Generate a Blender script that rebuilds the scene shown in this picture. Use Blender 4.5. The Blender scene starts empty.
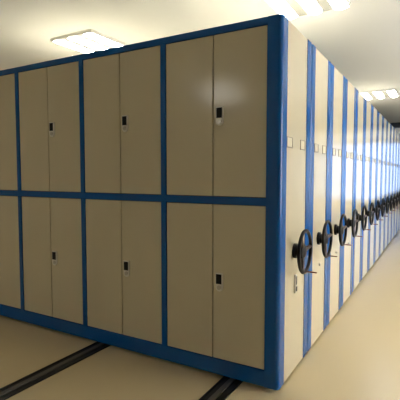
import bpy, bmesh, math
from mathutils import Vector, Matrix
S = bpy.context.scene
COL = S.collection

# ------------------------------------------------------------------ materials
def lin(r, g, b):
    f = lambda c: (c / 255 / 12.92) if c / 255 <= .04045 else ((c / 255 + .055) / 1.055) ** 2.4
    return (f(r), f(g), f(b), 1)

def mat(name, col, rough=.4, metal=0., bump=0., bscale=60., vary=0., vscale=3., coat=0., rvary=0., spec=.5):
    m = bpy.data.materials.new(name); m.use_nodes = True
    nt = m.node_tree; p = nt.nodes['Principled BSDF']
    p.inputs['Base Color'].default_value = col
    p.inputs['Roughness'].default_value = rough
    p.inputs['Metallic'].default_value = metal
    p.inputs['Specular IOR Level'].default_value = spec
    p.inputs['Coat Weight'].default_value = coat
    p.inputs['Coat Roughness'].default_value = .08
    tc = nt.nodes.new('ShaderNodeTexCoord')
    if vary or rvary:
        n = nt.nodes.new('ShaderNodeTexNoise'); n.inputs['Scale'].default_value = vscale
        n.inputs['Detail'].default_value = 5
        nt.links.new(tc.outputs['Object'], n.inputs['Vector'])
        if vary:
            r = nt.nodes.new('ShaderNodeValToRGB')
            r.color_ramp.elements[0].position = .3; r.color_ramp.elements[1].position = .7
            r.color_ramp.elements[0].color = tuple(c * (1 - vary) for c in col[:3]) + (1,)
            r.color_ramp.elements[1].color = tuple(min(1, c * (1 + vary)) for c in col[:3]) + (1,)
            nt.links.new(n.outputs['Fac'], r.inputs['Fac'])
            nt.links.new(r.outputs['Color'], p.inputs['Base Color'])
        if rvary:
            q = nt.nodes.new('ShaderNodeMapRange')
            q.inputs['To Min'].default_value = rough - rvary; q.inputs['To Max'].default_value = rough + rvary
            nt.links.new(n.outputs['Fac'], q.inputs['Value'])
            nt.links.new(q.outputs['Result'], p.inputs['Roughness'])
    if bump:
        n2 = nt.nodes.new('ShaderNodeTexNoise'); n2.inputs['Scale'].default_value = bscale
        nt.links.new(tc.outputs['Object'], n2.inputs['Vector'])
        b = nt.nodes.new('ShaderNodeBump'); b.inputs['Strength'].default_value = bump
        b.inputs['Distance'].default_value = .01
        nt.links.new(n2.outputs['Fac'], b.inputs['Height'])
        nt.links.new(b.outputs['Normal'], p.inputs['Normal'])
    return m

def emit(name, col, strength):
    m = bpy.data.materials.new(name); m.use_nodes = True
    p = m.node_tree.nodes['Principled BSDF']
    p.inputs['Base Color'].default_value = (.8, .8, .8, 1)
    p.inputs['Emission Color'].default_value = col
    p.inputs['Emission Strength'].default_value = strength
    return m

M = dict(
    beige=mat('beige_powder_coat', lin(214, 204, 176), .17, bump=.003, bscale=5, vary=.02, vscale=2),
    blue=mat('blue_powder_coat', lin(1, 87, 163), .22, spec=.4, bump=.003, bscale=6),
    black=mat('black_plastic', lin(14, 13, 13), .5, spec=.25),
    spoke=mat('dark_brown_plastic', lin(52, 30, 24), .4),
    steel=mat('satin_steel', lin(196, 192, 182), .28, 1.),
    plate=mat('grey_lock_plate', lin(225, 222, 212), .3, 0),
    holder=mat('label_holder_grey', lin(128, 118, 98), .4, .3),
    card=mat('label_card', lin(214, 206, 180), .6),
    knob=mat('crank_red_brown', lin(120, 62, 44), .4),
    rubber_and_shade=mat('dark_gap', lin(14, 14, 15), .7),  # also colours the painted shade behind the door gaps
    rail=mat('track_rail_steel', lin(110, 104, 98), .35, .6),
    track=mat('track_channel', lin(16, 14, 13), .5),
    floor=mat('beige_epoxy_floor', lin(217, 197, 155), .27, bump=.004, bscale=2),
    ceil=mat('ceiling_paint', lin(214, 217, 219), .85, bump=.04, bscale=80),
    wall=mat('wall_paint', lin(222, 216, 202), .8, bump=.04, bscale=60),
    beam=mat('dark_beam_paint', lin(60, 68, 80), .6),
    housing=mat('lamp_housing_white', lin(225, 225, 222), .4),
    louvre=mat('lamp_louvre_grey', lin(168, 170, 168), .4, .3),
    frame=mat('window_frame_white', lin(225, 225, 225), .5),
    trim=mat('trim_grey', lin(150, 140, 120), .5),
)
g = bpy.data.materials.new('window_glass'); g.use_nodes = True
gp = g.node_tree.nodes['Principled BSDF']
gp.inputs['Transmission Weight'].default_value = 1; gp.inputs['Roughness'].default_value = 0
gp.inputs['IOR'].default_value = 1.02; gp.inputs['Base Color'].default_value = (.95, .98, 1, 1)
M['glass'] = g
LAMP = 42.0
M['lamp'] = emit('lamp_tube_light', (1, .985, .95, 1), LAMP)
M['lamp_dim'] = emit('lamp_tube_light_rear', (1, .985, .93, 1), 24.0)

# ------------------------------------------------------------------ geometry
def box(bm, x0, x1, y0, y1, z0, z1, bev=0., seg=2, only=None):
    v = [bm.verts.new((x, y, z)) for x in (x0, x1) for y in (y0, y1) for z in (z0, z1)]
    fs = [(0, 1, 3, 2), (4, 6, 7, 5), (0, 4, 5, 1), (2, 3, 7, 6), (0, 2, 6, 4), (1, 5, 7, 3)]
    F = [bm.faces.new([v[i] for i in f]) for f in fs]
    if bev:
        es = set(e for f in F for e in f.edges)
        if only: es = [e for e in es if only(e)]
        bmesh.ops.bevel(bm, geom=list(es), offset=bev, segments=seg, affect='EDGES', profile=.5)
    return bm

def tube(bm, a, b, ra, rb=None, n=16, caps=True):
    a = Vector(a); b = Vector(b); rb = ra if rb is None else rb
    d = (b - a).normalized(); u = d.orthogonal().normalized(); w = d.cross(u)
    A = [bm.verts.new(a + (u * math.cos(t) + w * math.sin(t)) * ra) for t in [2 * math.pi * i / n for i in range(n)]]
    B = [bm.verts.new(b + (u * math.cos(t) + w * math.sin(t)) * rb) for t in [2 * math.pi * i / n for i in range(n)]]
    for i in range(n):
        bm.faces.new((A[i], A[(i + 1) % n], B[(i + 1) % n], B[i]))
    if caps:
        bm.faces.new(A[::-1]); bm.faces.new(B)
    return bm

def lathe_x(bm, prof, cy, cz, n=28):
    """revolve (x, r) profile around an axis parallel to X through (cy, cz)"""
    rings = []
    for x, r in prof:
        rings.append([bm.verts.new((x, cy + r * math.cos(2 * math.pi * i / n), cz + r * math.sin(2 * math.pi * i / n))) for i in range(n)])
    for A, B in zip(rings, rings[1:]):
        for i in range(n):
            bm.faces.new((A[i], A[(i + 1) % n], B[(i + 1) % n], B[i]))
    bm.faces.new(rings[0][::-1]); bm.faces.new(rings[-1])
    return bm

def torus_x(bm, cx, cy, cz, R, r, n=56, k=14):
    V = []
    for i in range(n):
        t = 2 * math.pi * i / n; row = []
        for j in range(k):
            p = 2 * math.pi * j / k
            rr = R + r * math.cos(p)
            row.append(bm.verts.new((cx + r * math.sin(p), cy + rr * math.cos(t), cz + rr * math.sin(t))))
        V.append(row)
    for i in range(n):
        for j in range(k):
            bm.faces.new((V[i][j], V[(i + 1) % n][j], V[(i + 1) % n][(j + 1) % k], V[i][(j + 1) % k]))
    return bm

def obj(name, bm, m, parent=None, smooth=False, loc=(0, 0, 0)):
    bmesh.ops.recalc_face_normals(bm, faces=bm.faces[:])
    me = bpy.data.meshes.new(name); bm.to_mesh(me); bm.free()
    me.materials.append(m)
    if smooth:
        for p in me.polygons: p.use_smooth = True
        try: me.set_sharp_from_angle(angle=math.radians(40))
        except Exception: pass
    o = bpy.data.objects.new(name, me); COL.objects.link(o); o.location = loc
    if smooth:
        wn = o.modifiers.new('weighted_normal', 'WEIGHTED_NORMAL'); wn.keep_sharp = True; wn.weight = 100
    if parent: o.parent = parent
    return o

def thing(name, label, cat, loc, group=None):
    o = bpy.data.objects.new(name, None); COL.objects.link(o); o.location = loc
    o.empty_display_size = .1
    o['label'] = label; o['category'] = cat
    if group: o['group'] = group
    return o

def struct(name, bm, m, label=None):
    o = obj(name, bm, m); o['kind'] = 'structure'
    if label: o['label'] = label
    return o

B = lambda *a, **k: box(bmesh.new(), *a, **k)

# ------------------------------------------------------------------ measures
H = 2.3            # cabinet height
ZB = .022          # underside of the cabinets above the floor
CEIL = 2.83
XL, XR, YB, YF = -6.2, 3.6, -6.4, 15.5
P = .6133          # pitch of the cabinets along the row
NC = 17
DT, MT, MB, BT = 2.2562, 1.2138, 1.1653, .1256
W = .7876; X1 = -.8597
XE = X1 - 3 * W - .03   # far left end of the cabinets

# ------------------------------------------------------------------ setting
struct('floor', B(XL - .2, XR + .2, YB - .2, YF + .2, -.1, 0), M['floor'])
struct('ceiling', B(XL - .2, XR + .2, YB - .2, YF + .2, CEIL, CEIL + .1), M['ceil'])
struct('wall_left', B(XL - .2, XL, YB - .2, YF + .2, 0, CEIL), M['wall'])
# right wall with two tall windows along the aisle
ZW0, ZW1 = .7, 2.5
RW = [(.4, 2.4), (3.0, 5.0)]
bm = bmesh.new(); ys = [YB - .2] + [v for w_ in RW for v in w_] + [YF + .2]
for i in range(0, len(ys), 2): box(bm, XR, XR + .2, ys[i], ys[i + 1], 0, CEIL)
for a, b in RW: box(bm, XR, XR + .2, a, b, 0, ZW0); box(bm, XR, XR + .2, a, b, ZW1, CEIL)
struct('wall_right', bm, M['wall'])
for n_, (a, b) in enumerate(RW):
    bm = bmesh.new(); x0, x1 = XR + .05, XR + .11; mid = (a + b) / 2
    for u, v in ((a, a + .05), (b - .05, b), (mid - .03, mid + .03)): box(bm, x0, x1, u, v, ZW0, ZW1)
    box(bm, x0, x1, a, b, ZW0, ZW0 + .05); box(bm, x0, x1, a, b, ZW1 - .05, ZW1)
    w_ = struct('window_%d' % (n_ + 2), bm, M['frame'])
    obj('window_pane', B(x0 + .025, x0 + .031, a + .05, b - .05, ZW0 + .05, ZW1 - .05), M['glass'], w_)
struct('wall_back', B(XL, XR, YB - .2, YB, 0, CEIL), M['wall'])
# far wall with a wide window opening at the end of the aisle
wx0, wx1, wz0, wz1 = .3, 3.3, .3, 2.65
bm = bmesh.new()
box(bm, XL, wx0, YF, YF + .2, 0, CEIL); box(bm, wx1, XR, YF, YF + .2, 0, CEIL)
box(bm, wx0, wx1, YF, YF + .2, 0, wz0); box(bm, wx0, wx1, YF, YF + .2, wz1, CEIL)
struct('wall_far', bm, M['wall'])
bm = bmesh.new()
for a, b in ((wx0, wx0 + .05), (wx1 - .05, wx1), (1.27, 1.33), (2.27, 2.33)):
    box(bm, a, b, YF + .05, YF + .11, wz0, wz1)
box(bm, wx0, wx1, YF + .05, YF + .11, wz0, wz0 + .05); box(bm, wx0, wx1, YF + .05, YF + .11, wz1 - .05, wz1)
w = struct('window_1', bm, M['frame'])
obj('window_pane', B(wx0 + .05, wx1 - .05, YF + .075, YF + .081, wz0 + .05, wz1 - .05), M['glass'], w)
struct('trim_1', B(XL, XR, 10.6, 10.85, CEIL - .13, CEIL), M['beam'], 'dark ceiling beam across the far end of the aisle')
for nm, a in (('baseboard_left', (XL, XL + .015, YB, YF)), ('baseboard_right', (XR - .015, XR, YB, YF))):
    struct(nm, B(*a, 0, .1), M['trim'])
struct('baseboard_far', B(XL + .015, XR - .015, YF - .015, YF, 0, .1), M['trim'])
struct('baseboard_back', B(XL + .015, XR - .015, YB, YB + .015, 0, .1), M['trim'])

# ------------------------------------------------------------------ floor tracks
TR = [(-.39, -.255, 'black floor track running under the cabinets nearest the blue corner'),
      (-1.54, -1.405, 'black floor track crossing the floor at lower left of the photo'),
      (-2.99, -2.855, 'black floor track under the far left end of the cabinets')]
for a, b, lab in TR:
    t = thing('floor_track', lab, 'floor track', ((a + b) / 2, -.2, 0), 'floor tracks the cabinets roll on')
    h = (b - a) / 2; y0 = -2.6; y1 = 11.2
    bm = bmesh.new()
    box(bm, -h, h, y0, y1, 0, .003)
    box(bm, -h, -h + .012, y0, y1, .003, .008); box(bm, h - .012, h, y0, y1, .003, .008)
    obj('channel', bm, M['track'], t)
    obj('rail', B(-.018, .018, y0, y1, .003, .012, bev=.002), M['rail'], t)

# ------------------------------------------------------------------ handwheel, label holders, lock (side face is X = 0 plane)
PX = -.004          # outer face of the side panel
def wheel(par, yc, zc=.85):
    d = .068; R = .138
    root = obj('handwheel', torus_x(bmesh.new(), d, yc, zc, R, .0115), M['black'], par, True)
    obj('hub', lathe_x(bmesh.new(), [(PX, .050), (.012, .050), (.016, .038), (.040, .034), (.046, .052), (.060, .052), (.070, .036), (.075, .014)], yc, zc), M['black'], root, True)
    for k in range(3):
        t = math.radians(8 + 120 * k)
        c, s = math.cos(t), math.sin(t)
        bm = bmesh.new()
        tube(bm, (.052, yc + .03 * c, zc + .03 * s), (d, yc + (R - .003) * c, zc + (R - .003) * s), .016, .011, 12)
        obj('spoke', bm, M['spoke'], root, True)
    t = math.radians(-82); cy, cz = yc + R * math.cos(t), zc + R * math.sin(t)
    bm = bmesh.new(); tube(bm, (d + .006, cy, cz), (d + .03, cy, cz), .0035, n=12)
    tube(bm, (d + .03, cy, cz), (d + .075, cy, cz), .0055, .0045, n=12)
    h = obj('crank_handle', bm, M['knob'], root, True); h['label'] = 'small reddish crank handle'
    return root

def holder(par, y0, y1, z0=1.526, z1=1.594):
    bm = bmesh.new(); e = .007; x0, x1 = PX, PX + .004
    box(bm, x0, x1, y0, y1, z0, z0 + e); box(bm, x0, x1, y0, y0 + e, z0 + e, z1)
    box(bm, x0, x1, y1 - e, y1, z0 + e, z1); box(bm, x0, x1, y0 + e, y1 - e, z1 - e * .6, z1)
    o = obj('label_holder', bm, M['holder'], par)
    obj('card', B(x0, x0 + .0015, y0 + e, y1 - e, z0 + e, z1 - e * .6), M['card'], o)

def side(par, y0, y1, yc, first=False):
    """everything on the aisle face of one cabinet; y0..y1 in the cabinet's own frame"""
    s = .098
    if not first:
        nr = lambda e: all(v.co.y < y0 + 1e-4 and v.co.x > -.01 for v in e.verts)
        obj('edge_strip', B(-.03, 0, y0, y0 + s, ZB, H, bev=.029, seg=6, only=nr), M['blue'], par, True)
    fr = lambda e: all(v.co.y > y1 - 1e-4 and v.co.x > -.01 for v in e.verts)
    obj('edge_strip', B(-.03, 0, y1 - s, y1, ZB, H, bev=.004, seg=3, only=fr), M['blue'], par, True)
    obj('side_panel', B(-.02, PX, y0 + (.104 if first else s), y1 - s, ZB, H - .002), M['beige'], par)
    if first: holder(par, .112, .226)
    else: holder(par, y0 + s + .018, y0 + s + .123)
    holder(par, y1 - s - .140, y1 - s - .030)
    wheel(par, yc)

def wheels(par, y0, y1):
    for a, b, _ in TR:
        xc = (a + b) / 2
        for y in (y0 + .12, y1 - .12):
            # small rolling wheels standing on the rail
            bm = bmesh.new(); tube(bm, (xc - .012, y, .012 + .05), (xc + .012, y, .012 + .05), .05, n=20)
            obj('track_wheel', bm, M['rubber_and_shade'], par, True)

def small_lock(par, yc, z=.63):
    o = obj('key_lock', lathe_x(bmesh.new(), [(PX, .012), (.006, .012), (.008, .009)], yc, z, 16), M['steel'], par, True)
    obj('keyhole', B(.008, .0085, yc - .0015, yc + .0015, z - .006, z + .006), M['rubber_and_shade'], o)

# ------------------------------------------------------------------ first cabinet, with the doors
GRP = 'rolling storage cabinets in the long row'
first = thing('storage_cabinet', 'nearest blue-framed beige cabinet with the double locker doors on its long face', 'storage cabinet', (0, 0, 0), GRP)
D1 = .03 + P - .007
DY = .035
bm = bmesh.new()
box(bm, XE + .01, -.02, .045, D1 - .002, BT - .02, H - .01)
obj('carcass', bm, M['beige'], first)
bm = bmesh.new(); box(bm, XE + .02, -.022, .05, D1 - .01, .065, BT - .02)
obj('plinth', bm, M['rubber_and_shade'], first)
def ve(e):  # vertical edge at the outer corner
    a, b = e.verts
    return abs(a.co.x - b.co.x) < 1e-6 and abs(a.co.y - b.co.y) < 1e-6 and a.co.y < .01 and a.co.x > -.01
bm = bmesh.new()
box(bm, -.094, 0, 0, .104, ZB, H, bev=.028, seg=6, only=ve)
p = obj('corner_post', bm, M['blue'], first, True); p['label'] = 'rounded blue post at the near corner'
obj('end_post', B(XE - .02, XE + .06, 0, .09, ZB, H, bev=.004), M['blue'], first, True)
obj('top_rail', B(XE + .06, -.094, .001, .05, DT, H, bev=.003), M['blue'], first, True)
obj('middle_rail', B(XE + .06, -.094, .002, .05, MB, MT, bev=.003), M['blue'], first, True)
obj('bottom_rail', B(XE + .06, -.094, .001, .06, ZB, BT, bev=.004), M['blue'], first, True)
obj('door_gap_shade', B(XE + .03, -.05, .036, .044, BT - .01, H - .03), M['rubber_and_shade'], first)  # black sheet behind the doors, paints the shade in their gaps
posts = [X1 - k * W for k in range(3)]
for x in posts:
    for z0, z1 in ((BT, MB), (MT, DT)):
        obj('door_post', B(x - .021, x + .021, .002, .05, z0, z1, bev=.002), M['blue'], first, True)
edges = [-.094] + posts + [XE + .06]
def door(xa, xb, z0, z1, lock):
    g_ = .0035
    o = obj('door', B(xa + g_, xb - g_, .008, .03, z0 + g_, z1 - g_, bev=.003), M['beige'], first, True)
    if lock is not None:
        lx = xa + .026; w = .054; z = lock
        bm = bmesh.new()   # plate with round lower end
        n = 14; pts = [(lx, z + .122), (lx, z + w / 2)]
        pts += [(lx + w / 2 - w / 2 * math.cos(math.pi * i / n), z + w / 2 - w / 2 * math.sin(math.pi * i / n)) for i in range(1, n)]
        pts += [(lx + w, z + w / 2), (lx + w, z + .122)]
        f0 = [bm.verts.new((a, -.002, b)) for a, b in pts]; f1 = [bm.verts.new((a, .008, b)) for a, b in pts]
        bm.faces.new(f0); bm.faces.new(f1[::-1])
        for i in range(len(pts)):
            j = (i + 1) % len(pts); bm.faces.new((f0[i], f0[j], f1[j], f1[i]))
        q = obj('lock_plate', bm, M['plate'], o); q['label'] = 'pale metal lock plate'
        r = obj('pull_recess', B(lx + .005, lx + w - .009, -.005, -.002, z + .050, z + .115, bev=.001), M['black'], o); r['label'] = 'black square finger pull'
        bm = bmesh.new(); tube(bm, (lx + w / 2, -.007, z + .026), (lx + w / 2, -.002, z + .026), .0145, n=20)
        obj('key_cylinder', bm, M['steel'], o, True)
for i in range(4):
    hi = edges[i] if i == 0 else edges[i] - .021
    lo = edges[i + 1] if i == 3 else edges[i + 1] + .021
    mid = (hi + lo) / 2
    for z0, z1, lz in ((MT, DT, 1.672), (BT, MB, .588)):
        door(lo, mid, z0, z1, None); door(mid, hi, z0, z1, lz)
side(first, 0, D1, .30, True)
wheels(first, 0, D1)
# sliding latch low on the first side panel
lt = obj('side_latch', B(PX, .008, .300, .332, .562, .684, bev=.002), M['plate'], first, True); lt['label'] = 'narrow metal latch'
obj('latch_slot', B(.008, .0105, .311, .327, .618, .674), M['rubber_and_shade'], lt)
obj('latch_button', B(.008, .0125, .311, .327, .572, .604), M['rubber_and_shade'], lt)

# ------------------------------------------------------------------ the other cabinets in the row
ORD = ['second', 'third', 'fourth', 'fifth', 'sixth', 'seventh', 'eighth', 'ninth', 'tenth', 'eleventh', 'twelfth',
       'thirteenth', 'fourteenth', 'fifteenth', 'sixteenth', 'seventeenth', 'eighteenth']
def cab_label(i):
    return '%s cabinet along from the near corner, beige end with blue strips and handwheel' % ORD[i]
Y0 = .03
cab = thing('storage_cabinet', cab_label(0), 'storage cabinet', (0, Y0 + P, 0), GRP)
a, b = .007, P - .007
obj('carcass', B(XE, -.03, a + .003, b - .003, .066, H - .004), M['beige'], cab)
obj('plinth', B(XE + .02, -.022, a + .02, b - .02, .035, .066), M['rubber_and_shade'], cab)
side(cab, a, b, .30 - .03 + .012)
wheels(cab, a, b)
small_lock(cab, .33)
def copy_tree(o, parent=None):
    c = o.copy(); COL.objects.link(c)
    if parent: c.parent = parent
    for ch in list(o.children): copy_tree(ch, c)
    return c
for k in range(1, NC):
    c = copy_tree(cab); c.location = (0, Y0 + P * (k + 1), 0); c['label'] = cab_label(k)

# ------------------------------------------------------------------ ceiling lamps
def make_lamp(label, x, y, m):
    t = thing('ceiling_lamp', label, 'ceiling lamp', (x, y, CEIL), 'ceiling lamps')
    w, l = .30, .33
    bm = bmesh.new()
    box(bm, -w, -w + .015, -l, l, -.034, 0); box(bm, w - .015, w, -l, l, -.034, 0)
    box(bm, -w + .015, w - .015, -l, -l + .015, -.034, 0); box(bm, -w + .015, w - .015, l - .015, l, -.034, 0)
    box(bm, -w + .015, w - .015, -l + .015, l - .015, -.012, 0)
    obj('housing', bm, M['housing'], t)
    for c in (-.222, 0, .222):
        bm = bmesh.new()   # curved lens bulging below the housing
        n = 10; pr = [(c + .060 * math.cos(math.pi * i / n), -.022 - .026 * math.sin(math.pi * i / n)) for i in range(n + 1)]
        A = [bm.verts.new((a_, -l + .02, b_)) for a_, b_ in pr]; Bv = [bm.verts.new((a_, l - .02, b_)) for a_, b_ in pr]
        for i in range(n): bm.faces.new((A[i], A[i + 1], Bv[i + 1], Bv[i]))
        bm.faces.new(A); bm.faces.new(Bv[::-1]); bm.faces.new((A[0], Bv[0], Bv[-1], A[-1]))
        obj('light_tube', bm, m, t, True)
    for c in (-.111, .111):
        obj('louvre', B(c - .047, c + .047, -l + .018, l - .018, -.034, -.024), M['louvre'], t)
    return t
L = [(-.18, 1.09, 'square three-tube ceiling lamp directly above the near blue corner', 'lamp'),
     (-.18, 5.80, 'distant three-tube ceiling lamp above the middle of the cabinet row', 'lamp'),
     (-2.57, 1.09, 'glowing ceiling lamp over the cabinets at upper left', 'lamp'),
     (-4.96, 1.09, 'leftmost ceiling lamp, past the far left end of the cabinets', 'lamp'),
     (-2.57, -4.2, 'three-tube ceiling lamp in front of the locker doors, mirrored faintly in them', 'lamp_dim'),
     ]
for x, y, lab, m in L: make_lamp(lab, x, y, M[m])

# ------------------------------------------------------------------ daylight
wd = bpy.data.worlds.new('world'); S.world = wd; wd.use_nodes = True
# overcast sky: cool towards the far end of the hall, warmer where the low sun is (to the right)
nt = wd.node_tree; bg = nt.nodes['Background']
tc = nt.nodes.new('ShaderNodeTexCoord'); sx = nt.nodes.new('ShaderNodeSeparateXYZ'); rp = nt.nodes.new('ShaderNodeValToRGB')
nt.links.new(tc.outputs['Generated'], sx.inputs[0]); nt.links.new(sx.outputs['Y'], rp.inputs['Fac'])
rp.color_ramp.elements[0].position = .45; rp.color_ramp.elements[0].color = (1, .96, .90, 1)
rp.color_ramp.elements[1].position = .95; rp.color_ramp.elements[1].color = (.125, .17, .26, 1)
nt.links.new(rp.outputs['Color'], bg.inputs['Color']); bg.inputs['Strength'].default_value = 9.0

# ------------------------------------------------------------------ camera
cd = bpy.data.cameras.new('camera'); co = bpy.data.objects.new('camera', cd); COL.objects.link(co)
cd.sensor_width = 36; cd.lens = 413.956 / 400 * 36; cd.clip_start = .05
co.location = (.8267, -2.3902, 1.3561)
co.rotation_euler = (math.pi / 2 - .0607, 0, .5255)
S.camera = co
S.view_settings.view_transform = 'Standard'; S.view_settings.look = 'None'
S.view_settings.gamma = 1; S.view_settings.use_curve_mapping = False
S.view_settings.exposure = 0.2
